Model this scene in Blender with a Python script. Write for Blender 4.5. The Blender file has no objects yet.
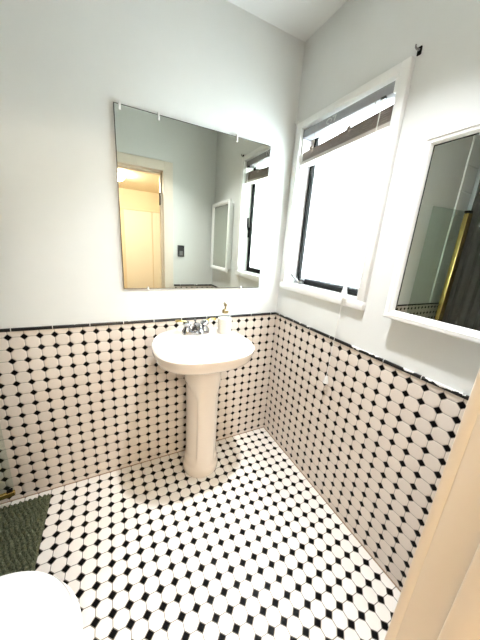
import bpy, bmesh, math, random
from mathutils import Vector, Matrix

# one length unit in this script = one wall tile (58 mm)
U = 0.058
C = bpy.context.scene.collection
random.seed(7)
PI = math.pi

# ---------------------------------------------------------------- materials
def new_mat(name):
    m = bpy.data.materials.new(name)
    m.use_nodes = True
    nt = m.node_tree
    b = nt.nodes['Principled BSDF']
    return m, nt, b

def node(nt, kind, **kw):
    n = nt.nodes.new(kind)
    for k, v in kw.items():
        setattr(n, k, v)
    return n

def plain(name, col, rough=0.5, metal=0.0, noise=0.0, scale=30.0, bump=0.0, coat=0.0, spec=None):
    m, nt, b = new_mat(name)
    b.inputs['Base Color'].default_value = (*col, 1)
    b.inputs['Roughness'].default_value = rough
    b.inputs['Metallic'].default_value = metal
    if coat:
        b.inputs['Coat Weight'].default_value = coat
        b.inputs['Coat Roughness'].default_value = 0.05
    if spec is not None:
        b.inputs['Specular IOR Level'].default_value = spec
    tc = node(nt, 'ShaderNodeTexCoord')
    nz = node(nt, 'ShaderNodeTexNoise')
    nz.inputs['Scale'].default_value = scale
    nz.inputs['Detail'].default_value = 4
    nt.links.new(tc.outputs['Object'], nz.inputs['Vector'])
    if noise:
        mx = node(nt, 'ShaderNodeMix', data_type='RGBA')
        mx.inputs['A'].default_value = (*[c * (1 - noise) for c in col], 1)
        mx.inputs['B'].default_value = (*[min(1, c * (1 + noise)) for c in col], 1)
        nt.links.new(nz.outputs['Fac'], mx.inputs['Factor'])
        nt.links.new(mx.outputs['Result'], b.inputs['Base Color'])
    if bump:
        bp = node(nt, 'ShaderNodeBump')
        bp.inputs['Strength'].default_value = bump
        bp.inputs['Distance'].default_value = 0.004
        nt.links.new(nz.outputs['Fac'], bp.inputs['Height'])
        nt.links.new(bp.outputs['Normal'], b.inputs['Normal'])
    return m

def tile_mat(name, ax, offs, white, black, grout, rough, dot=0.245, gw=0.032, bstr=0.5, wob=0.03, vary=0.06):
    """octagon tiles on a square grid with black diamonds at the grid corners"""
    m, nt, b = new_mat(name)
    L = nt.links.new
    def math_(op, a, c=None):
        n = node(nt, 'ShaderNodeMath', operation=op)
        for i, v in enumerate((a, c)):
            if v is None: continue
            if isinstance(v, (int, float)): n.inputs[i].default_value = v
            else: L(v, n.inputs[i])
        return n.outputs[0]
    tc = node(nt, 'ShaderNodeTexCoord')
    # hand-laid waviness of the sheets
    nz = node(nt, 'ShaderNodeTexNoise'); nz.inputs['Scale'].default_value = 5.0
    L(tc.outputs['Object'], nz.inputs['Vector'])
    sp = node(nt, 'ShaderNodeSeparateXYZ'); L(tc.outputs['Object'], sp.inputs[0])
    sn = node(nt, 'ShaderNodeSeparateColor'); L(nz.outputs['Color'], sn.inputs[0])
    ab, cells = [], []
    for i in range(2):
        u = math_('MULTIPLY', sp.outputs[ax[i]], 1 / U)
        u = math_('SUBTRACT', u, offs[i])
        u = math_('ADD', u, math_('MULTIPLY', math_('SUBTRACT', sn.outputs[i], 0.5), wob * 2))
        cells.append(math_('FLOOR', u))
        fr = math_('FRACT', math_('ADD', u, 0.5))
        ab.append(math_('ABSOLUTE', math_('SUBTRACT', fr, 0.5)))
    l1 = math_('ADD', ab[0], ab[1])
    mn = math_('MINIMUM', ab[0], ab[1])
    ddot = math_('SUBTRACT', dot, l1)                                  # >0 inside a diamond
    dtile = math_('MINIMUM', math_('SUBTRACT', mn, gw * 0.5),
                  math_('MULTIPLY', math_('SUBTRACT', l1, dot + gw * 1.5), 0.7071))
    def smooth(v, lo, hi):
        n = node(nt, 'ShaderNodeMapRange', interpolation_type='SMOOTHSTEP')
        n.inputs['From Min'].default_value = lo; n.inputs['From Max'].default_value = hi
        L(v, n.inputs['Value']); return n.outputs['Result']
    fdot = smooth(ddot, -0.012, 0.012)
    ftile = smooth(dtile, -0.008, 0.012)
    cv = node(nt, 'ShaderNodeCombineXYZ'); L(cells[0], cv.inputs[0]); L(cells[1], cv.inputs[1])
    wn = node(nt, 'ShaderNodeTexWhiteNoise'); L(cv.outputs[0], wn.inputs['Vector'])
    wc = node(nt, 'ShaderNodeMix', data_type='RGBA')
    wc.inputs['A'].default_value = (*white, 1)
    wc.inputs['B'].default_value = (*[c * (1 - vary) for c in white], 1)
    L(wn.outputs['Value'], wc.inputs['Factor'])
    m1 = node(nt, 'ShaderNodeMix', data_type='RGBA')
    m1.inputs['A'].default_value = (*grout, 1)
    L(wc.outputs['Result'], m1.inputs['B']); L(ftile, m1.inputs['Factor'])
    m2 = node(nt, 'ShaderNodeMix', data_type='RGBA')
    L(m1.outputs['Result'], m2.inputs['A']); m2.inputs['B'].default_value = (*black, 1)
    L(fdot, m2.inputs['Factor'])
    L(m2.outputs['Result'], b.inputs['Base Color'])
    h = smooth(math_('MAXIMUM', dtile, ddot), -0.01, 0.09)
    bp = node(nt, 'ShaderNodeBump'); bp.inputs['Strength'].default_value = bstr
    bp.inputs['Distance'].default_value = 0.0025
    L(h, bp.inputs['Height']); L(bp.outputs['Normal'], b.inputs['Normal'])
    b.inputs['Roughness'].default_value = rough
    ms = node(nt, 'ShaderNodeMapRange'); L(fdot, ms.inputs['Value'])
    ms.inputs['To Min'].default_value = 0.5; ms.inputs['To Max'].default_value = 0.06
    L(ms.outputs['Result'], b.inputs['Specular IOR Level'])
    return m

def liner_mat(name, axis, paint):
    """black glazed liner: pale joints every six inches, splashes of wall paint along the top"""
    m, nt, b = new_mat(name); L = nt.links.new
    tc = node(nt, 'ShaderNodeTexCoord'); sp = node(nt, 'ShaderNodeSeparateXYZ'); L(tc.outputs['Object'], sp.inputs[0])
    def mth(op, a, c):
        n = node(nt, 'ShaderNodeMath', operation=op)
        for i, v in enumerate((a, c)):
            if isinstance(v, (int, float)): n.inputs[i].default_value = v
            else: L(v, n.inputs[i])
        return n.outputs[0]
    u = mth('DIVIDE', sp.outputs[axis], U * 2.65)
    fr = mth('FRACT', mth('ADD', u, 0.31), 0)
    j = mth('LESS_THAN', fr, 0.02)
    nz = node(nt, 'ShaderNodeTexNoise'); nz.inputs['Scale'].default_value = 11.0; nz.inputs['Detail'].default_value = 5
    L(tc.outputs['Object'], nz.inputs['Vector'])
    zr = mth('MULTIPLY', mth('SUBTRACT', sp.outputs['Z'], U * 16.1), 1 / (U * 0.28))
    v = mth('ADD', nz.outputs['Fac'], mth('MULTIPLY', zr, 0.16))
    pf = mth('GREATER_THAN', v, paint)
    f = mth('MAXIMUM', j, pf)
    mx = node(nt, 'ShaderNodeMix', data_type='RGBA')
    mx.inputs['A'].default_value = (0.006, 0.006, 0.007, 1); mx.inputs['B'].default_value = (0.72, 0.71, 0.68, 1)
    L(f, mx.inputs['Factor']); L(mx.outputs['Result'], b.inputs['Base Color'])
    b.inputs['Roughness'].default_value = 0.3
    return m

def emit_mat(name, col, strength):
    m, nt, b = new_mat(name)
    b.inputs['Base Color'].default_value = (*col, 1)
    b.inputs['Emission Color'].default_value = (*col, 1)
    b.inputs['Emission Strength'].default_value = strength
    return m

def frosted_mat(name):
    m, nt, b = new_mat(name); L = nt.links.new
    nt.nodes.remove(b)
    out = nt.nodes['Material Output']
    tr = node(nt, 'ShaderNodeBsdfTranslucent'); tr.inputs['Color'].default_value = (0.9, 0.95, 0.95, 1)
    gl = node(nt, 'ShaderNodeBsdfGlossy'); gl.inputs['Roughness'].default_value = 0.25
    gl.inputs['Color'].default_value = (0.9, 0.95, 0.95, 1)
    tc = node(nt, 'ShaderNodeTexCoord')
    nz = node(nt, 'ShaderNodeTexVoronoi'); nz.inputs['Scale'].default_value = 160
    L(tc.outputs['Object'], nz.inputs['Vector'])
    bp = node(nt, 'ShaderNodeBump'); bp.inputs['Strength'].default_value = 0.35; bp.inputs['Distance'].default_value = 0.002
    L(nz.outputs['Distance'], bp.inputs['Height'])
    L(bp.outputs['Normal'], tr.inputs['Normal']); L(bp.outputs['Normal'], gl.inputs['Normal'])
    mx = node(nt, 'ShaderNodeMixShader'); mx.inputs[0].default_value = 0.06
    L(tr.outputs[0], mx.inputs[1]); L(gl.outputs[0], mx.inputs[2]); L(mx.outputs[0], out.inputs['Surface'])
    return m

def clear_mat(name, col, rough=0.0, mix=0.1):
    m, nt, b = new_mat(name); L = nt.links.new
    nt.nodes.remove(b)
    out = nt.nodes['Material Output']
    tr = node(nt, 'ShaderNodeBsdfTransparent'); tr.inputs['Color'].default_value = (*col, 1)
    gl = node(nt, 'ShaderNodeBsdfGlossy'); gl.inputs['Roughness'].default_value = rough
    mx = node(nt, 'ShaderNodeMixShader'); mx.inputs[0].default_value = mix
    L(tr.outputs[0], mx.inputs[1]); L(gl.outputs[0], mx.inputs[2]); L(mx.outputs[0], out.inputs['Surface'])
    return m

TW = (0.76, 0.68, 0.605)
M = {}
M['paint'] = plain('wall_paint', (0.74, 0.75, 0.73), 0.55, noise=0.02, scale=14, bump=0.12)
M['ceil'] = plain('ceiling_paint', (0.74, 0.74, 0.72), 0.6, noise=0.03, scale=10, bump=0.12)
BLK = (0.003, 0.003, 0.003)
GR = (0.27, 0.235, 0.20)
M['tile_xz'] = tile_mat('tile_back', ('X', 'Z'), (0.08, 0.5), TW, BLK, GR, 0.3)
M['tile_yz'] = tile_mat('tile_side', ('Y', 'Z'), (-0.01, 0.55), TW, BLK, GR, 0.3)
M['tile_floor'] = tile_mat('tile_floor', ('X', 'Y'), (-0.78, -0.85), (0.90, 0.85, 0.79), BLK, (0.16, 0.135, 0.11), 0.38, dot=0.265, gw=0.042, bstr=0.35, wob=0.015)
M['liner_x'] = liner_mat('liner_back', 'X', 0.74)
M['liner_y'] = liner_mat('liner_side', 'Y', 0.63)
M['grout'] = plain('grout', (0.35, 0.25, 0.17), 0.8, noise=0.2, scale=40)
M['trim'] = plain('gloss_trim_paint', (0.84, 0.84, 0.82), 0.3, noise=0.02, scale=20, bump=0.1)
M['door_paint'] = plain('cream_door_paint', (0.80, 0.71, 0.60), 0.35, noise=0.04, scale=9, bump=0.5)
M['mirror'] = plain('mirror_silver', (0.63, 0.645, 0.585), 0.0, 1.0)
M['edge'] = plain('mirror_edge', (0.03, 0.035, 0.03), 0.3)
M['clip'] = plain('clear_plastic', (0.8, 0.8, 0.78), 0.15)
M['china'] = plain('white_china', (0.84, 0.76, 0.68), 0.08, coat=0.5, noise=0.01)
M['toilet'] = plain('toilet_china', (0.86, 0.85, 0.83), 0.12, coat=0.3)
M['chrome'] = plain('chrome', (0.42, 0.43, 0.45), 0.14, 1.0)
M['brass'] = plain('brass', (0.50, 0.37, 0.14), 0.2, 1.0)
M['gold'] = plain('gold_metal', (0.83, 0.60, 0.22), 0.22, 1.0)
M['pale_gold'] = plain('champagne_pump', (0.33, 0.26, 0.14), 0.3, 1.0)
M['lotion'] = plain('white_lotion', (0.74, 0.72, 0.65), 0.3, coat=0.3)
M['bottle'] = clear_mat('clear_bottle', (0.96, 0.96, 0.94), 0.02, 0.08)
M['dark_metal'] = plain('dark_window_metal', (0.005, 0.005, 0.005), 0.5, 0.0, noise=0.3, scale=60, spec=0.08)
M['grey_metal'] = plain('grey_window_metal', (0.25, 0.25, 0.25), 0.4, 0.6)
M['frost'] = frosted_mat('frosted_pane')
M['headrail'] = plain('headrail_grey', (0.27, 0.27, 0.285), 0.5)
M['slat'] = plain('taupe_slat', (0.34, 0.29, 0.26), 0.6, spec=0.15)
M['rail_white'] = plain('blind_rail', (0.56, 0.51, 0.47), 0.4)
M['cord'] = plain('blind_cord', (0.80, 0.79, 0.76), 0.7)
M['cab'] = plain('cabinet_paint', (0.88, 0.88, 0.87), 0.3)
M['black'] = plain('black_plastic', (0.012, 0.012, 0.013), 0.35)
M['grey'] = plain('grey_plastic', (0.16, 0.16, 0.16), 0.35)
M['glass_door'] = clear_mat('greenish_glass', (0.90, 0.945, 0.92), 0.0, 0.05)
M['curtain'] = plain('shower_darkness', (0.05, 0.047, 0.043), 0.85, noise=0.2, scale=60)  # near-black colour that gives the darkness inside the open shower
M['logo'] = plain('grey_print', (0.35, 0.35, 0.36), 0.5)
M['pale'] = plain('pale_print', (0.5, 0.5, 0.5), 0.5)
M['mat'] = None
M['hall'] = plain('hall_paint', (0.82, 0.73, 0.56), 0.6, noise=0.02)
M['hall_white'] = plain('hall_door_white', (0.88, 0.86, 0.80), 0.45)
M['wood'] = plain('hall_floor_wood', (0.30, 0.17, 0.08), 0.4, noise=0.2, scale=8)

def rug_mat():
    m, nt, b = new_mat('green_bath_mat'); L = nt.links.new
    tc = node(nt, 'ShaderNodeTexCoord')
    nz = node(nt, 'ShaderNodeTexNoise'); nz.inputs['Scale'].default_value = 150; nz.inputs['Detail'].default_value = 3
    L(tc.outputs['Object'], nz.inputs['Vector'])
    r = node(nt, 'ShaderNodeValToRGB')
    r.color_ramp.elements[0].position = 0.3; r.color_ramp.elements[0].color = (0.045, 0.055, 0.03, 1)
    r.color_ramp.elements[1].position = 0.72; r.color_ramp.elements[1].color = (0.20, 0.215, 0.135, 1)
    L(nz.outputs['Fac'], r.inputs[0]); L(r.outputs[0], b.inputs['Base Color'])
    b.inputs['Roughness'].default_value = 0.95
    b.inputs['Specular IOR Level'].default_value = 0.1
    return m
M['mat'] = rug_mat()

# ---------------------------------------------------------------- mesh helpers (all coordinates in tile units, world space)
class MB:
    def __init__(self):
        self.bm = bmesh.new()
    def box(self, x0, x1, y0, y1, z0, z1, bev=0.0, mi=0, seg=2, rot=None, about=None):
        t = bmesh.new()
        bmesh.ops.create_cube(t, size=1)
        for v in t.verts:
            v.co = Vector(((x0 + x1) / 2 + v.co.x * (x1 - x0), (y0 + y1) / 2 + v.co.y * (y1 - y0), (z0 + z1) / 2 + v.co.z * (z1 - z0)))
        if bev:
            bmesh.ops.bevel(t, geom=list(t.edges), offset=bev, segments=seg, affect='EDGES', profile=0.5)
        if rot is not None:
            a = Vector(about); 
            for v in t.verts: v.co = a + rot @ (v.co - a)
        self.merge(t, mi); return self
    def merge(self, t, mi=0):
        mp = {}
        for v in t.verts: mp[v] = self.bm.verts.new(v.co)
        for f in t.faces:
            try:
                nf = self.bm.faces.new([mp[v] for v in f.verts]); nf.material_index = mi
            except ValueError: pass
        t.free()
    def loft(self, rings, cap0=True, cap1=True, mi=0):
        R = [[self.bm.verts.new(Vector(p)) for p in r] for r in rings]
        n = len(R[0])
        for a, b in zip(R, R[1:]):
            for i in range(n):
                f = self.bm.faces.new((a[i], a[(i + 1) % n], b[(i + 1) % n], b[i])); f.material_index = mi
        if cap0: self.bm.faces.new(list(reversed(R[0]))).material_index = mi
        if cap1: self.bm.faces.new(R[-1]).material_index = mi
        return self
    def lathe(self, cx, cy, prof, n=40, mi=0, sx=1.0, sy=1.0):
        rings = [[(cx + r * sx * math.cos(2 * PI * i / n), cy + r * sy * math.sin(2 * PI * i / n), z) for i in range(n)] for r, z in prof]
        return self.loft(rings, mi=mi)
    def tube(self, pts, rad, n=12, mi=0, flat=1.0):
        pts = [Vector(p) for p in pts]
        rads = rad if isinstance(rad, (list, tuple)) else [rad] * len(pts)
        rings = []; up = None
        for i, p in enumerate(pts):
            d = (pts[min(i + 1, len(pts) - 1)] - pts[max(i - 1, 0)]).normalized()
            if up is None:
                up = Vector((0, 0, 1)) if abs(d.z) < 0.9 else Vector((1, 0, 0))
            s = d.cross(up).normalized(); up = s.cross(d).normalized()
            rings.append([p + (s * math.cos(2 * PI * k / n) + up * flat * math.sin(2 * PI * k / n)) * rads[i] for k in range(n)])
        return self.loft(rings, mi=mi)
    def build(self, name, mats, parent=None, smooth=False, kind=None):
        bm = self.bm
        bmesh.ops.recalc_face_normals(bm, faces=bm.faces)
        org = ORG.get(parent.name, Vector((0, 0, 0))) if parent else Vector((0, 0, 0))
        for v in bm.verts: v.co = (v.co - org) * U
        me = bpy.data.meshes.new(name)
        bm.to_mesh(me); bm.free()
        for m in (mats if isinstance(mats, (list, tuple)) else [mats]): me.materials.append(m)
        if smooth:
            for p in me.polygons: p.use_smooth = True
            try: me.set_sharp_from_angle(angle=math.radians(38))
            except Exception: pass
        o = bpy.data.objects.new(name, me); C.objects.link(o)
        if parent: o.parent = parent
        ORG[o.name] = org
        if kind: o['kind'] = kind
        return o
ORG = {}

def thing(name, loc, label=None, cat=None, group=None, kind=None):
    o = bpy.data.objects.new(name, None); C.objects.link(o)
    o.location = Vector(loc) * U
    o.empty_display_size = 0.05
    ORG[o.name] = Vector(loc)
    tag(o, label, cat, group, kind)
    return o
def tag(o, label=None, cat=None, group=None, kind=None):
    if label: o['label'] = label
    if cat: o['category'] = cat
    if group: o['group'] = group
    if kind: o['kind'] = kind
    return o
def recentre(o, loc):
    """put a single-mesh thing's origin at its base"""
    d = Vector(loc) * U
    o.data.transform(Matrix.Translation(-d)); o.location = d
    return o

# ---------------------------------------------------------------- the room
XL, YF, ZC = -37.3, -22.2, 42.1        # left wall, door wall, ceiling
YH, ZH = -62.0, 37.3                   # hall end wall, hall ceiling
S = 'structure'
T16 = 16.0
HX0, HX1 = -30.0, -2.0
MB().box(XL - 1, 2.4, YF - 2.5, 1, -1, 0).box(HX0, HX1 + 1, YH - 1, YF - 2.5, -1, 0, mi=1).build('floor', [M['tile_floor'], M['wood']], kind=S)
MB().box(XL - 1, 2.4, YF - 2.5, 1, ZC, ZC + 1).box(HX0, HX1 + 1, YH - 1, YF - 2.5, ZH, ZH + 1, mi=1).build('ceiling', [M['ceil'], M['hall']], kind=S)
MB().box(XL - 1, 2.4, 0, 1, 0, T16, mi=1).box(XL - 1, 2.4, 0.07, 1, T16, ZC).build('wall_back', [M['paint'], M['tile_xz']], kind=S)
WY0, WY1, WZ0, WZ1 = -1.3, -10.9, 20.0, 35.22
w = MB().box(0, 2.4, YF - 2.5, 0.0, 0, T16, mi=1)
w.box(0.07, 2.4, YF - 2.5, 0.07, T16, WZ0).box(0.07, 2.4, YF - 2.5, 0.07, WZ1, ZC)
w.box(0.07, 2.4, WY0, 0.07, WZ0, WZ1).box(0.07, 2.4, YF - 2.5, WY1, WZ0, WZ1)
w.build('wall_right', [M['paint'], M['tile_yz']], kind=S)
MB().box(XL - 1, XL, YF - 2.5, 0.0, 0, T16, mi=1).box(XL - 1, XL - 0.07, YF - 2.5, 0.07, T16, ZC).build('wall_left', [M['paint'], M['tile_yz']], kind=S)
DX0, DX1, DZ = -20.0, -8.7, 34.5
w = MB()
for a, b in ((XL, DX0), (DX1, 0.0)):
    w.box(a, b, YF - 0.3, YF, 0, T16, mi=1).box(a, b, YF - 2.5, YF - 0.3, 0, T16).box(a, b, YF - 2.5, YF - 0.07, T16, ZC)
w.box(DX0, DX1, YF - 2.5, YF - 0.07, DZ, ZC)
w.build('wall_front', [M['paint'], M['tile_xz']], kind=S)

# black liner on top of the wainscot
def liner(name, x0, x1, y0, y1, m):
    MB().box(x0, x1, y0, y1, T16 - 0.02, T16 + 0.24, bev=0.07).build(name, m, kind=S)
liner('trim_1', XL, 0.0, -0.1, 0.12, M['liner_x'])
liner('trim_2', -0.1, 0.12, YF, 0.0, M['liner_y'])
w = MB().box(DX1 + 1.45, 0, YF - 0.12, YF + 0.1, T16 - 0.02, T16 + 0.24, bev=0.07).box(XL, DX0 - 1.45, YF - 0.12, YF + 0.1, T16 - 0.02, T16 + 0.24, bev=0.07)
w.build('trim_3', M['liner_x'], kind=S)
liner('trim_4', XL - 0.12, XL + 0.1, YF, 0.0, M['liner_y'])
# brownish caulk line along the foot of the tiled walls
MB().box(XL, 0, -0.07, 0.02, 0, 0.07).build('baseboard_back', M['grout'], kind=S)
MB().box(-0.07, 0.02, YF, 0, 0, 0.07).build('baseboard_right', M['grout'], kind=S)

# doorway: casing on the bathroom side, jamb lining with stop
d = thing('door_1', (DX1, YF, 0), kind=S)
c = MB()
c.box(DX1 - 0.24, DX1 + 1.3, YF - 0.1, YF + 0.29, 0, DZ + 1.15, bev=0.1)
c.box(DX0 - 1.3, DX0 + 0.24, YF - 0.1, YF + 0.29, 0, DZ + 1.15, bev=0.1)
c.box(DX0, DX1, YF - 0.1, YF + 0.29, DZ - 0.24, DZ + 1.15, bev=0.1)
c.build('casing', M['door_paint'], d, True)
c = MB()
c.box(DX1 - 0.25, DX1 + 0.05, YF - 2.6, YF - 0.02, 0, DZ, bev=0.05)
c.box(DX0 - 0.05, DX0 + 0.25, YF - 2.6, YF - 0.02, 0, DZ, bev=0.05)
c.box(DX0, DX1, YF - 2.6, YF - 0.02, DZ - 0.25, DZ + 0.05, bev=0.05)
c.build('jamb', M['door_paint'], d, True)
c = MB()
c.box(DX1 - 0.45, DX1 - 0.2, YF - 2.3, YF - 0.98, 0, DZ - 0.2, bev=0.07)
c.box(DX0 + 0.2, DX0 + 0.45, YF - 2.3, YF - 0.98, 0, DZ - 0.2, bev=0.07)
c.box(DX0 + 0.4, DX1 - 0.4, YF - 2.3, YF - 0.98, DZ - 0.45, DZ - 0.2, bev=0.07)
c.build('door_stop', M['door_paint'], d, True)
h = MB().box(DX1 - 0.53, DX1 - 0.42, YF - 2.2, YF - 1.1, 29.4, 31.2, bev=0.03)
h.tube([(DX1 - 0.58, YF - 1.05, 29.35), (DX1 - 0.58, YF - 1.05, 31.25)], 0.11, 10)
h.build('hinge_leaf', M['black'], d, True)

# hall behind the camera, seen in the mirror through the doorway
HX0, HX1 = -30.0, -2.0
MB().box(HX0, HX1 + 1, YH - 1, YH, 0, ZH).build('wall_hall_end', M['hall'], kind=S)
MB().box(HX1, HX1 + 1, YH, YF - 2.5, 0, ZH).build('wall_hall_right', M['hall'], kind=S)
MB().box(HX0 - 1, HX0, YH - 1, YF - 2.5, 0, ZH).build('wall_hall_left', M['hall'], kind=S)
d = thing('door_2', (-13, YH, 0), kind=S)
MB().box(-12.8, -5.1, YH, YH + 0.3, 0.05, 31.8, bev=0.08).build('door_panel', M['hall_white'], d)
MB().box(-4.85, -2.1, YH, YH + 0.2, 0.05, 31.8, bev=0.08).build('door_panel', M['hall_white'], d)
MB().box(-21.4, -2.05, YH, YH + 0.45, 31.8, 32.4, bev=0.1).build('head_track', M['hall'], d)

# ---------------------------------------------------------------- window
wn = thing('window_1', (0, -6.1, WZ0), kind=S)
c = MB()
c.box(-0.3, 0.1, -1.3, -0.55, WZ0, 35.32, bev=0.1)
c.box(-0.3, 0.1, -11.6, -10.9, WZ0, 35.32, bev=0.1)
c.box(-0.3, 0.1, -10.95, -1.25, 34.72, 35.32, bev=0.1)
c.build('casing', M['trim'], wn, True)
MB().box(-0.34, 1.3, -11.62, -0.52, 19.3, 20.02, bev=0.12).build('window_sill', M['trim'], wn, True)
c = MB()
c.box(0.05, 2.2, WY0 - 0.12, WY0, 20.02, WZ1).box(0.05, 2.2, WY1, WY1 + 0.12, 20.02, WZ1).box(0.05, 2.2, WY1, WY0, WZ1 - 0.12, WZ1).box(1.25, 2.2, WY1, WY0, WZ0 - 0.1, 20.1)
c.build('reveal', M['trim'], wn)
A0, A1, B0, B1 = WY0 - 0.12, WY1 + 0.12, 20.05, WZ1 - 0.12
def rect_frame(x0, x1, y0, y1, z0, z1, wd, bev):
    m = MB()
    m.box(x0, x1, y0 - wd, y0, z0, z1, bev).box(x0, x1, y1, y1 + wd, z0, z1, bev)
    m.box(x0, x1, y1 + wd, y0 - wd, z0, z0 + wd, bev).box(x0, x1, y1 + wd, y0 - wd, z1 - wd, z1, bev)
    return m
rect_frame(1.2, 1.9, A0, A1, B0, B1, 0.34, 0.05).build('metal_frame', M['dark_metal'], wn)
sash = rect_frame(1.1, 1.55, A0 - 0.3, A1 + 0.3, B0 + 0.26, B1 - 0.3, 0.32, 0.05).build('sash', M['dark_metal'], wn)
rect_frame(1.3, 1.5, A0 - 0.62, A1 + 0.62, B0 + 0.58, B1 - 0.62, 0.1, 0.02).build('glazing_bead', M['grey_metal'], sash)
MB().box(1.4, 1.46, A1 + 0.6, A0 - 0.6, B0 + 0.56, B1 - 0.6).build('pane', M['frost'], sash)
l = MB().box(0.95, 1.12, -10.75, -10.5, 24.9, 26.3, bev=0.05).tube([(1.0, -10.62, 26.0), (0.85, -10.6, 26.5), (0.8, -10.6, 27.6)], [0.14, 0.13, 0.1], 10)
l.build('sash_latch', M['dark_metal'], wn, True)
l = MB().box(0.75, 1.15, -2.9, -1.75, 20.03, 20.3, bev=0.06).tube([(0.9, -2.1, 20.25), (0.7, -2.0, 20.5), (0.55, -1.75, 20.75), (0.45, -1.55, 20.95)], [0.15, 0.12, 0.1, 0.12], 10)
l.tube([(1.0, -2.4, 20.2), (0.95, -2.7, 20.55), (1.1, -3.0, 20.5)], 0.12, 10)
l.build('crank_operator', M['grey_metal'], wn, True)
MB().box(0.45, 0.6, WY0 - 0.16, WY0 - 0.1, 25.9, 26.5, bev=0.02).build('strike_plate', M['grey_metal'], wn)

# ---------------------------------------------------------------- blind
bl = thing('window_blind', (0.5, -6.1, 34.6), 'raised taupe slatted blind with grey headrail at the top of the window', 'blind')
hr = MB().box(-0.02, 0.95, -10.6, -1.45, 33.9, 34.6, bev=0.06).build('headrail', M['headrail'], bl, True)
MB().box(-0.08, 1.02, -10.88, -10.55, 33.85, 34.62, bev=0.05).build('end_bracket', M['trim'], bl, True)
MB().box(-0.08, 1.02, -1.48, -1.42, 33.85, 34.62, bev=0.02).build('end_bracket', M['headrail'], bl, True)
e = MB().tube([(-0.04, -4.75 - 0.28 * math.cos(a), 34.22 + 0.18 * math.sin(a)) for a in [i * PI / 8 for i in range(-2, 13)]], 0.045, 6)
e.tube([(-0.04, -5.15, 34.4), (-0.04, -5.5, 34.42), (-0.04, -5.35, 34.06)], 0.045, 6)
e.build('emblem', M['pale'], hr)
rnd = random.Random(3)
for k in range(7):
    z = 31.98 + k * 0.105
    a = 0.03 * (k / 6.0) + 0.042
    r = Matrix.Rotation(-a, 3, 'X') @ Matrix.Rotation(math.radians(rnd.uniform(-2, 2)), 3, 'Y')
    MB().box(0.08, 0.98, -10.72, -1.5, z - 0.032, z + 0.032, bev=0.015, rot=r, about=(0.53, -1.6, z)).build('slat', M['slat'], bl)
MB().box(0.02, 1.02, -10.75, -1.48, 31.58, 31.9, bev=0.06, rot=Matrix.Rotation(-0.042, 3, 'X'), about=(0.5, -1.5, 31.75)).build('bottom_rail', M['rail_white'], bl, True)
for y in (-3.0, -6.1, -9.2):
    MB().tube([(0.04, y, 33.95), (0.0, y - 0.04, 33.2), (0.03, y, 32.3)], 0.03, 6).build('ladder_cord', M['slat'], bl)
for y in (-3.0, -7.2):
    dz = -(y + 1.5) * 0.06
    MB().tube([(-0.02, y, dz + 32.75), (-0.12, y + 0.1, dz + 32.6), (-0.1, y - 0.1, dz + 32.45), (-0.02, y + 0.05, dz + 32.35)], [0.1, 0.13, 0.13, 0.08], 8).build('cord_knot', M['slat'], bl, True)
MB().box(-0.1, 0.1, -10.05, -9.65, 33.78, 33.95, bev=0.03).build('cord_lock', M['black'], bl)
def cord(pts, tz, bell):
    o = MB().tube(pts, 0.027, 6).build('pull_cord', M['cord'], bl)
    x, y, z = pts[-1]
    MB().lathe(x, y, [(0.05, z + 0.1), (0.14, z), (0.17, z - 0.25), (0.24, z - 0.5), (0.26, z - 0.62), (0.12, z - 0.64)], 14).build('tassel', M['cord'], o, True)
cord([(-0.05, -9.85, 33.85), (-0.3, -9.86, 30), (-0.46, -9.87, 25), (-0.55, -9.9, 20.9)], 20.5, 0.2)
cord([(-0.05, -9.8, 33.85), (-0.34, -9.82, 28), (-0.5, -9.84, 20.5), (-0.46, -9.7, 18.0), (-0.34, -9.5, 15.0), (-0.3, -9.38, 12.5)], 12, 0.2)

# small curtain hooks at the upper window corners
def hook(y, z, lab, dark):
    o = thing('curtain_hook', (0, y, z), lab, 'hook', 'curtain hooks at the window corners')
    MB().box(-0.04, 0.08, y - 0.12, y + 0.12, z - 0.2, z + 0.22, bev=0.03).build('plate', M['dark_metal'] if dark else M['trim'], o)
    MB().tube([(-0.02, y, z + 0.05), (-0.22, y + 0.02, z + 0.03), (-0.32, y + 0.06, z + 0.12), (-0.3, y + 0.08, z + 0.25)], [0.07, 0.06, 0.05, 0.045], 8).build('hook_arm', M['grey_metal'] if dark else M['clip'], o, True)
hook(0.0 - 0.2, 35.5, 'small white curtain hook above the window corner nearest the sink', False)
hook(-11.78, 35.5, 'small dark curtain hook above the window corner nearest the cabinet', True)

# ---------------------------------------------------------------- wall mirror
wm = thing('wall_mirror', (-9.6, 0, 19.25), 'large square frameless mirror clipped to the wall above the sink', 'mirror')
g = MB()
X0, X1, Z0, Z1 = -16.52, -2.74, 19.25, 33.05
g.box(X0, X1, -0.09, 0.05, Z0, Z1, mi=1)
fr = MB()
N = 24
g.build('backing', [M['edge'], M['edge']], wm)
MB().box(X0 + 0.05, X1 - 0.05, -0.11, -0.085, Z0 + 0.04, Z1 - 0.05).build('mirror_glass', M['mirror'], wm)
for x, z, s in ((-16.1, Z1, 1), (-13.3, Z1, 1), (-6.4, Z1, 1), (-14.5, Z0, -1), (-5.0, Z0, -1)):
    MB().box(x - 0.08, x + 0.08, -0.19, 0.07, z - (0.42 if s > 0 else 0.12), z + (0.15 if s > 0 else 0.2), bev=0.04).build('clip', M['clip'], wm)

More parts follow.
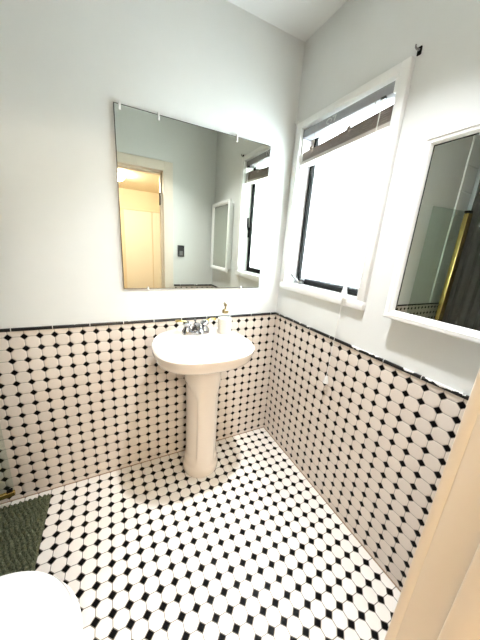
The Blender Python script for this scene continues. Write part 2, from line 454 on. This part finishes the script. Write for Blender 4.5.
# ---------------------------------------------------------------- medicine cabinet
mc = thing('medicine_cabinet', (0, -17.4, 19.4), 'white framed mirrored medicine cabinet on the wall right of the window', 'cabinet')
MB().box(-0.5, 0.1, -20.6, -14.1, 19.9, 29.9, bev=0.03).build('cabinet_body', M['cab'], mc)
CY0, CY1, CZ0, CZ1 = -13.75, -21.0, 19.45, 30.3
def frame_prof(y0, y1, z0, z1, prof):
    """mitred moulding: prof = list of (inset, x)"""
    m = MB()
    rings = []
    for i, x in prof:
        rings.append([(x, y0 - i, z0 + i), (x, y0 - i, z1 - i), (x, y1 + i, z1 - i), (x, y1 + i, z0 + i)])
    m.loft(rings, False, False)
    return m
dr = frame_prof(CY0, CY1, CZ0, CZ1, [(0.05, -0.5), (0.0, -0.56), (0.0, -0.8), (0.08, -0.88), (0.3, -0.9), (0.36, -0.84), (0.5, -0.82), (0.58, -0.7), (0.6, -0.62), (0.6, -0.5), (0.05, -0.5)]).build('door', M['cab'], mc)
MB().box(-0.62, -0.5, CY1 + 0.56, CY0 - 0.56, CZ0 + 0.56, CZ1 - 0.56).build('mirror_edge', M['edge'], dr)
MB().box(-0.64, -0.615, CY1 + 0.66, CY0 - 0.68, CZ0 + 0.62, CZ1 - 0.68).build('mirror_glass', M['mirror'], dr)

# ---------------------------------------------------------------- pedestal sink
sk = thing('pedestal_sink', (-10.2, -3, 0), 'white pedestal sink with oval basin below the large mirror', 'sink')
SX, SY = -10.6, -4.95
def sup(cx, cy, a, bf, bb, n, nb, z, N=96):
    out = []
    for k in range(N):
        t = 2 * PI * k / N
        c, s = math.cos(t), math.sin(t)
        b, e = (bb, nb) if s > 0 else (bf, n)
        out.append((cx + a * math.copysign(abs(c) ** (2 / e), c), cy + b * math.copysign(abs(s) ** (2 / e), s), z(cx, cy) if callable(z) else z))
    return out
ZR = 15.25
b = MB()
rings = []
for f, z in ((0.06, 13.0), (0.3, 13.05), (0.55, 13.3), (0.75, 13.8), (0.9, 14.4), (0.98, 14.9), (1.03, 15.1)):
    rings.append(sup(SX, SY - 0.35, 3.35 * f, 2.55 * f, 2.2 * f, 2.1, 2.1, z))
rings.append(sup(SX, SY - 0.35, 3.62, 2.8, 2.4, 2.1, 2.1, ZR - 0.02))
rings.append(sup(SX, SY, 4.05, 3.3, 4.7, 2.4, 2.4, ZR))
rings.append(sup(SX, SY, 4.2, 3.42, 4.83, 2.4, 2.4, ZR - 0.03))
rings.append(sup(SX, SY, 4.3, 3.52, 4.9, 2.4, 2.4, ZR - 0.15))
rings.append(sup(SX, SY, 4.3, 3.52, 4.9, 2.4, 2.4, ZR - 0.45))
rings.append(sup(SX, SY, 4.22, 3.44, 4.9, 2.4, 2.4, ZR - 0.62))
rings.append(sup(SX, SY, 4.17, 3.4, 4.9, 2.4, 2.4, ZR - 0.8))
rings.append(sup(SX, SY, 4.08, 3.3, 4.9, 2.4, 2.4, ZR - 1.05))
rings.append(sup(SX + 0.03, SY, 3.9, 3.1, 4.9, 2.35, 2.4, ZR - 1.25))
rings.append(sup(SX + 0.08, SY + 0.15, 3.5, 2.7, 4.7, 2.2, 2.4, ZR - 1.5))
rings.append(sup(SX + 0.25, SY + 0.7, 2.8, 2.1, 3.8, 2.0, 2.2, ZR - 2.0))
rings.append(sup(SX + 0.5, SY + 1.5, 2.2, 1.9, 2.4, 2.0, 2.0, ZR - 2.7))
b.loft(rings)
basin = b.build('basin', M['china'], sk, True)
MB().lathe(SX, SY - 0.35, [(0.45, 13.02), (0.42, 13.09), (0.3, 13.1), (0.2, 13.04)], 24).build('drain', M['chrome'], basin, True)
lg = MB()
for i, (dx, wd) in enumerate(((-0.55, 0.2), (-0.28, 0.16), (-0.02, 0.22), (0.28, 0.14), (0.5, 0.2))):
    lg.box(SX - 0.35 + dx, SX - 0.35 + dx + wd, SY - 3.12, SY - 2.98, ZR - 0.005, ZR + 0.012)
lg.build('maker_mark', M['logo'], basin)
# pedestal: round column with side panels arched at the top and a moulded foot
PX, PY = -9.87, -2.6
pr = [(1.84, 0.0), (1.9, 0.2), (1.9, 0.6), (1.87, 0.85), (1.8, 0.98), (1.77, 1.15), (1.75, 1.5), (1.74, 2.5), (1.73, 4.0), (1.73, 6.0), (1.74, 8.0), (1.76, 9.5), (1.79, 10.2), (1.83, 10.8), (1.84, 11.4), (1.87, 12.0), (1.95, 12.7)]
zz = []
for (r0, z0), (r1, z1) in zip(pr, pr[1:]):
    n = max(1, int((z1 - z0) / 0.25))
    for i in range(n): zz.append((r0 + (r1 - r0) * i / n, z0 + (z1 - z0) * i / n))
zz.append(pr[-1])
sst = lambda a, lo, hi: (lambda t: t * t * (3 - 2 * t))(max(0, min(1, (a - lo) / (hi - lo))))
rings = []
for r, z in zz:
    ring = []
    for k in range(120):
        t = 2 * PI * k / 120
        da = min(abs((t - PI + PI) % (2 * PI) - PI), abs(t - PI)) 
        dside = min(abs(math.atan2(math.sin(t - PI), math.cos(t - PI))), abs(math.atan2(math.sin(t), math.cos(t))))
        top = 10.6 - 1.6 * (dside / 1.0) ** 2
        ins = 0.13 * (1 - sst(dside, 0.94, 1.02)) * sst(z, 1.7, 1.95) * (1 - sst(z, top - 0.1, top + 0.15))
        rr = r - ins
        ring.append((PX + rr * math.cos(t), PY + rr * math.sin(t), z))
    rings.append(ring)
MB().loft(rings).build('pedestal', M['china'], sk, True)
# faucet
FX, FY = -10.5, -2.0
f = MB()
f.loft([sup(FX, FY, 1.28 * k, 0.5 * k, 0.5 * k, 4, 4, z, 48) for k, z in ((1.0, ZR - 0.02), (1.0, ZR + 0.179), (0.93, ZR + 0.269))])
fc = f.build('faucet', M['chrome'], sk, True)
for s in (-1, 1):
    hx = FX + s * 0.86
    hd = MB().lathe(hx, FY, [(0.47, ZR + 0.224), (0.45, ZR + 0.358), (0.30, ZR + 0.560), (0.27, ZR + 0.694), (0.41, ZR + 0.874), (0.43, ZR + 1.030), (0.28, ZR + 1.187), (0.1, ZR + 1.254)], 24).build('faucet_handle', M['chrome'], fc, True)
    MB().tube([(hx + s * 0.05, FY, ZR + 1.098), (hx + s * 0.4, FY - 0.02, ZR + 1.254), (hx + s * 0.8, FY - 0.05, ZR + 1.344), (hx + s * 1.08, FY - 0.08, ZR + 1.299)], [0.17, 0.15, 0.16, 0.19], 12, flat=0.7).build('lever', M['brass'], fc, True)['label'] = 'brass faucet lever'
MB().tube([(FX, FY + 0.05, ZR + 0.168), (FX, FY, ZR + 0.560), (FX, FY - 0.4, ZR + 0.874), (FX, FY - 1.0, ZR + 0.829), (FX, FY - 1.5, ZR + 0.582), (FX, FY - 1.62, ZR + 0.392)], [0.42, 0.36, 0.3, 0.25, 0.21, 0.19], 16).build('spout', M['chrome'], fc, True)
MB().tube([(FX, FY + 0.32, ZR + 0.224), (FX, FY + 0.32, ZR + 1.120)], 0.05, 8).lathe(FX, FY + 0.32, [(0.05, ZR + 1.064), (0.12, ZR + 1.120), (0.12, ZR + 1.254), (0.05, ZR + 1.322)], 12).build('drain_pull', M['chrome'], fc, True)

# ---------------------------------------------------------------- soap dispenser
BX, BY = -7.75, -2.5
sd = thing('soap_dispenser', (BX, BY, ZR), 'clear bottle of white soap with a bronze pump on the sink', 'soap dispenser')
MB().lathe(BX, BY, [(0.62, ZR), (0.69, ZR + 0.043), (0.7, ZR + 0.129), (0.7, ZR + 1.505), (0.67, ZR + 1.677), (0.5, ZR + 1.849), (0.27, ZR + 1.935), (0.25, ZR + 2.064)], 32).build('bottle', M['bottle'], sd, True)
MB().lathe(BX, BY, [(0.6, ZR + 0.026), (0.665, ZR + 0.069), (0.672, ZR + 0.138), (0.672, ZR + 1.445), (0.3, ZR + 1.462)], 32).build('soap', M['lotion'], sd, True)
p = MB().lathe(BX, BY, [(0.3, ZR + 1.961), (0.31, ZR + 1.995), (0.31, ZR + 2.253), (0.26, ZR + 2.305), (0.1, ZR + 2.322), (0.09, ZR + 2.623), (0.16, ZR + 2.649), (0.17, ZR + 2.838), (0.1, ZR + 2.890)], 20)
p.tube([(BX, BY, ZR + 2.752), (BX + 0.05, BY + 0.3, ZR + 2.855), (BX + 0.08, BY + 0.5, ZR + 2.838), (BX + 0.09, BY + 0.58, ZR + 2.709)], [0.12, 0.1, 0.09, 0.08], 10)
p.build('pump', M['pale_gold'], sd, True)

# ---------------------------------------------------------------- bath mat
bm_ = MB()
x0, x1, y0, y1 = -31.0, -23.78, -9.6, -0.75
nx, ny = 240, 290
rr = random.Random(5)
grid = []
for j in range(ny + 1):
    row = []
    for i in range(nx + 1):
        x = x0 + (x1 - x0) * i / nx; y = y0 + (y1 - y0) * j / ny
        ex = min(i, nx - i, j, ny - j)
        loop = abs(math.sin(x * 9.0 + y * 4.0 + math.sin(y * 3.1) * 0.6) * math.sin(y * 8.0 - x * 2.5 + 0.9 * math.sin(x * 5.0)))
        z = 0.24 + 0.28 * loop + rr.uniform(-0.03, 0.03)
        if ex == 0: z = 0.01
        elif ex < 3: z *= 0.45 + 0.2 * ex
        wob = 0.05 * math.sin(y * 6.0) if i in (0, nx) else 0
        row.append(bm_.bm.verts.new((x + wob + rr.uniform(-.008, .008), y, z)))
    grid.append(row)
for j in range(ny):
    for i in range(nx):
        bm_.bm.faces.new((grid[j][i], grid[j][i + 1], grid[j + 1][i + 1], grid[j + 1][i]))
bm_.bm.faces.new([grid[0][0], grid[ny][0], grid[ny][nx], grid[0][nx]])
o = bm_.build('bath_mat', M['mat'])
recentre(o, (-27.4, -5.2, 0)); tag(o, 'dark green woven bath mat on the tiled floor beside the toilet', 'bath mat')

# ---------------------------------------------------------------- toilet
tx, tz = -23.5, 8.0
to = thing('toilet', (tx, -17, 0), 'white toilet with rounded closed lid beside the dark green mat', 'toilet')
def egg(cx, cy, a, bf, bb, z, N=72, n=2.15, nb=2.6): # front is +y
    out = []
    for k in range(N):
        t = 2 * PI * k / N; c, s = math.cos(t), math.sin(t)
        bq, e = (bf, n) if s > 0 else (bb, nb)
        out.append((cx + a * math.copysign(abs(c) ** (2 / e), c), cy + bq * math.copysign(abs(s) ** (2 / e), s), z))
    return out
ty = -16.2
TA, TF, TB = 3.95, 3.7, 2.75
MB().loft([egg(tx, ty - .6, 2.0, 2.6, 3.6, 0), egg(tx, ty - .6, 2.05, 2.6, 3.6, 0.5), egg(tx, ty - .7, 1.7, 2.2, 3.4, 1.2), egg(tx, ty - .7, 1.65, 2.1, 3.3, 2.5), egg(tx, ty - .5, 2.2, 2.4, 3.2, 3.8), egg(tx, ty - .2, 3.0, 3.0, 3.1, 5.2), egg(tx, ty, 3.5, 3.5, 3.0, 6.3), egg(tx, ty, 3.62, 3.62, 2.95, 6.8), egg(tx, ty, 3.55, 3.55, 2.9, 7.0)]).build('bowl', M['toilet'], to, True)
MB().loft([egg(tx, ty, TA * .97, TF * .97, TB, 7.02), egg(tx, ty, TA, TF, TB, 7.1), egg(tx, ty, TA, TF, TB, 7.3), egg(tx, ty, TA * .97, TF * .97, TB, 7.38)]).build('seat', M['toilet'], to, True)
MB().loft([egg(tx, ty, TA * .92, TF * .95, TB, 7.42), egg(tx, ty, TA * .945, TF * .99, TB, 7.5), egg(tx, ty, TA * .945, TF * .99, TB, 7.72), egg(tx, ty, TA * .92, TF * .97, TB * .98, 7.9), egg(tx, ty, TA * .86, TF * .9, TB * .92, 7.97), egg(tx, ty, TA * .5, TF * .5, TB * .5, 8.05)]).build('lid', M['toilet'], to, True)
MB().box(tx - 3.2, tx + 2.9, -21.8, -19.0, 6.4, 12.3, bev=0.35, seg=4).build('tank', M['toilet'], to, True)
MB().box(tx - 3.35, tx + 3.0, -21.82, -18.85, 12.3, 12.8, bev=0.15, seg=3).build('tank_lid', M['toilet'], to, True)
MB().tube([(tx - 2.2, -18.95, 11.3), (tx - 2.2, -18.7, 11.3), (tx - 1.2, -18.6, 11.1)], 0.12, 10).build('flush_lever', M['chrome'], to, True)

# ---------------------------------------------------------------- shower door and dark sheet for the shower interior
sh = thing('shower_door', (-30, -1.4, 0), 'open glass shower door with gold bottom rail against the tiled back wall', 'shower door')
ro, ab = Matrix.Rotation(0.144, 3, 'Z'), (-26.1, -0.95, 0)
MB().box(-33.5, -26.1, -0.985, -0.915, 1.6, 31.0, rot=ro, about=ab).build('glass_panel', M['glass_door'], sh)
MB().box(-33.5, -26.08, -1.1, -0.8, 1.45, 1.95, bev=0.1, rot=ro, about=ab).build('bottom_rail', M['gold'], sh, True)
MB().box(-34.4, -33.4, -1.25, -0.55, 0.0, 30.8, bev=0.12, rot=ro, about=ab).box(-34.6, -34.35, -1.15, -0.65, 0.0, 30.8, bev=0.08, rot=ro, about=ab).build('side_post', M['gold'], sh, True)
MB().box(-34.2, -33.3, -1.3, -0.6, 30.8, 31.15, bev=0.05, rot=ro, about=ab).build('post_cap', M['dark_metal'], sh)
MB().box(-26.6, -26.2, -1.08, -0.82, 1.9, 2.2, bev=0.05, rot=ro, about=ab).build('pivot', M['dark_metal'], sh)
cu = thing('dark_shower_sheet', (-35.1, -10, 0), 'charcoal sheet in place of the dark shower interior, reflected in the medicine cabinet mirror', 'shower interior')  # added dark sheet; stands in for the open shower's dark interior
m = MB()
n = 150
cols = []
for zi in range(9):
    z = 0.6 + (41.8 - 0.6) * zi / 8
    cols.append([m.bm.verts.new((-35.1 + 0.25 * math.sin(i * 0.62) * (1 - 0.4 * zi / 8) + .03 * math.sin(zi * 2 + i), -1.7 - (20.0 - 1.7) * i / n, z)) for i in range(n + 1)])
for a, b2 in zip(cols, cols[1:]):
    for i in range(n): m.bm.faces.new((a[i], a[i + 1], b2[i + 1], b2[i]))
co = m.build('stand_in_sheet', M['curtain'], cu, True)
sm = co.modifiers.new('thick', 'SOLIDIFY'); sm.thickness = 0.003
MB().box(-35.4, -34.8, YF + 0.1, -1.5, 41.75, 42.1, bev=0.05).build('sheet_top_strip', M['curtain'], cu)  # closes the added dark sheet against the ceiling
# pale tiled strip beside the shower
st = MB(); zq = T16 + 0.26
while zq < 41.9:
    st.box(XL + 0.05, -33.7, -0.16, 0.08, zq, min(zq + 3.55, 42.0), bev=0.05); zq += 3.6
st.build('trim_5', M['trim'], kind=S)

# ---------------------------------------------------------------- light switch
ls = thing('light_switch', (-6.0, YF, 22.1), 'black rocker light switch beside the doorway, seen in the large mirror', 'switch')
MB().box(-6.58, -5.42, YF - 0.07, YF + 0.08, 21.15, 23.1, bev=0.04).build('plate', M['black'], ls)
MB().box(-6.28, -5.72, YF + 0.06, YF + 0.15, 21.4, 22.15, bev=0.03).build('rocker', M['grey'], ls)

# ---------------------------------------------------------------- lamps
LX, LY = -9.3, -12.7
cl = thing('ceiling_light', (LX, LY, ZC), 'small round white lamp set on the bathroom ceiling', 'ceiling light')
MB().lathe(LX, LY, [(1.5, ZC + 0.02), (1.5, ZC - 0.15), (1.35, ZC - 0.3), (0.95, ZC - 0.32), (0.92, ZC - 0.2)], 48).build('trim_ring', M['cab'], cl, True)
MB().lathe(LX, LY, [(0.9, ZC - 0.27), (0.9, ZC - 0.33), (0.02, ZC - 0.34)], 40).build('diffuser', emit_mat('lamp_white', (1.0, 0.96, 0.90), 12.0), cl)
# the lamp's own light: a recessed reflector that throws most of it downwards
la = bpy.data.lights.new('ceiling_lamp_beam', 'AREA'); la.shape = 'DISK'; la.size = 1.3 * U
la.energy = 8.0; la.color = (0.95, 0.97, 1.0); la.spread = math.radians(96)
lo = bpy.data.objects.new('ceiling_lamp_beam', la); C.objects.link(lo)
lo.location = Vector((LX, LY, ZC - 0.4)) * U
hl = thing('hall_light', (-15.0, -44, ZH), 'warm glass bowl lamp on the hall ceiling beyond the doorway', 'ceiling light')
MB().lathe(-15.0, -44, [(1.8, ZH + 0.02), (1.8, ZH - 0.2), (1.6, ZH - 0.3)], 32).build('base', M['gold'], hl, True)
MB().lathe(-15.0, -44, [(1.7, ZH - 0.3), (1.9, ZH - 0.7), (1.6, ZH - 1.2), (0.9, ZH - 1.55), (0.1, ZH - 1.7)], 32).build('glass_bowl', emit_mat('lamp_warm', (1.0, 0.88, 0.71), 150.0), hl, True)

# ---------------------------------------------------------------- daylight
wd = bpy.data.worlds.new('World'); bpy.context.scene.world = wd
wd.use_nodes = True
bg = wd.node_tree.nodes['Background']
bg.inputs['Color'].default_value = (0.92, 0.965, 1.0, 1)
bg.inputs['Strength'].default_value = 38

# ---------------------------------------------------------------- camera
R = [[0.8935646951545214, -0.44407392948568053, 0.06588232482657207], [-0.06397796803298061, -0.2712186281019159, -0.9603891270609458], [0.44435228724490444, 0.8539548002802381, -0.27076233840503094]]
cam = bpy.data.cameras.new('camera'); co = bpy.data.objects.new('camera', cam); C.objects.link(co)
right, down, fwd = (Vector(r) for r in R)
m = Matrix((right, -down, -fwd)).transposed().to_4x4()
m.translation = Vector((-17.578505, -24.587115, 23.384494)) * U
co.matrix_world = m
cam.sensor_fit = 'HORIZONTAL'; cam.sensor_width = 36.0
cam.lens = 256.37421 / 480 * 36.0
cam.clip_start = 0.01
sc = bpy.context.scene
sc.camera = co
vs = sc.view_settings
sc.display_settings.display_device = 'sRGB'
vs.view_transform = 'Standard'; vs.look = 'None'; vs.gamma = 1.0; vs.exposure = 0.78
vs.use_curve_mapping = False
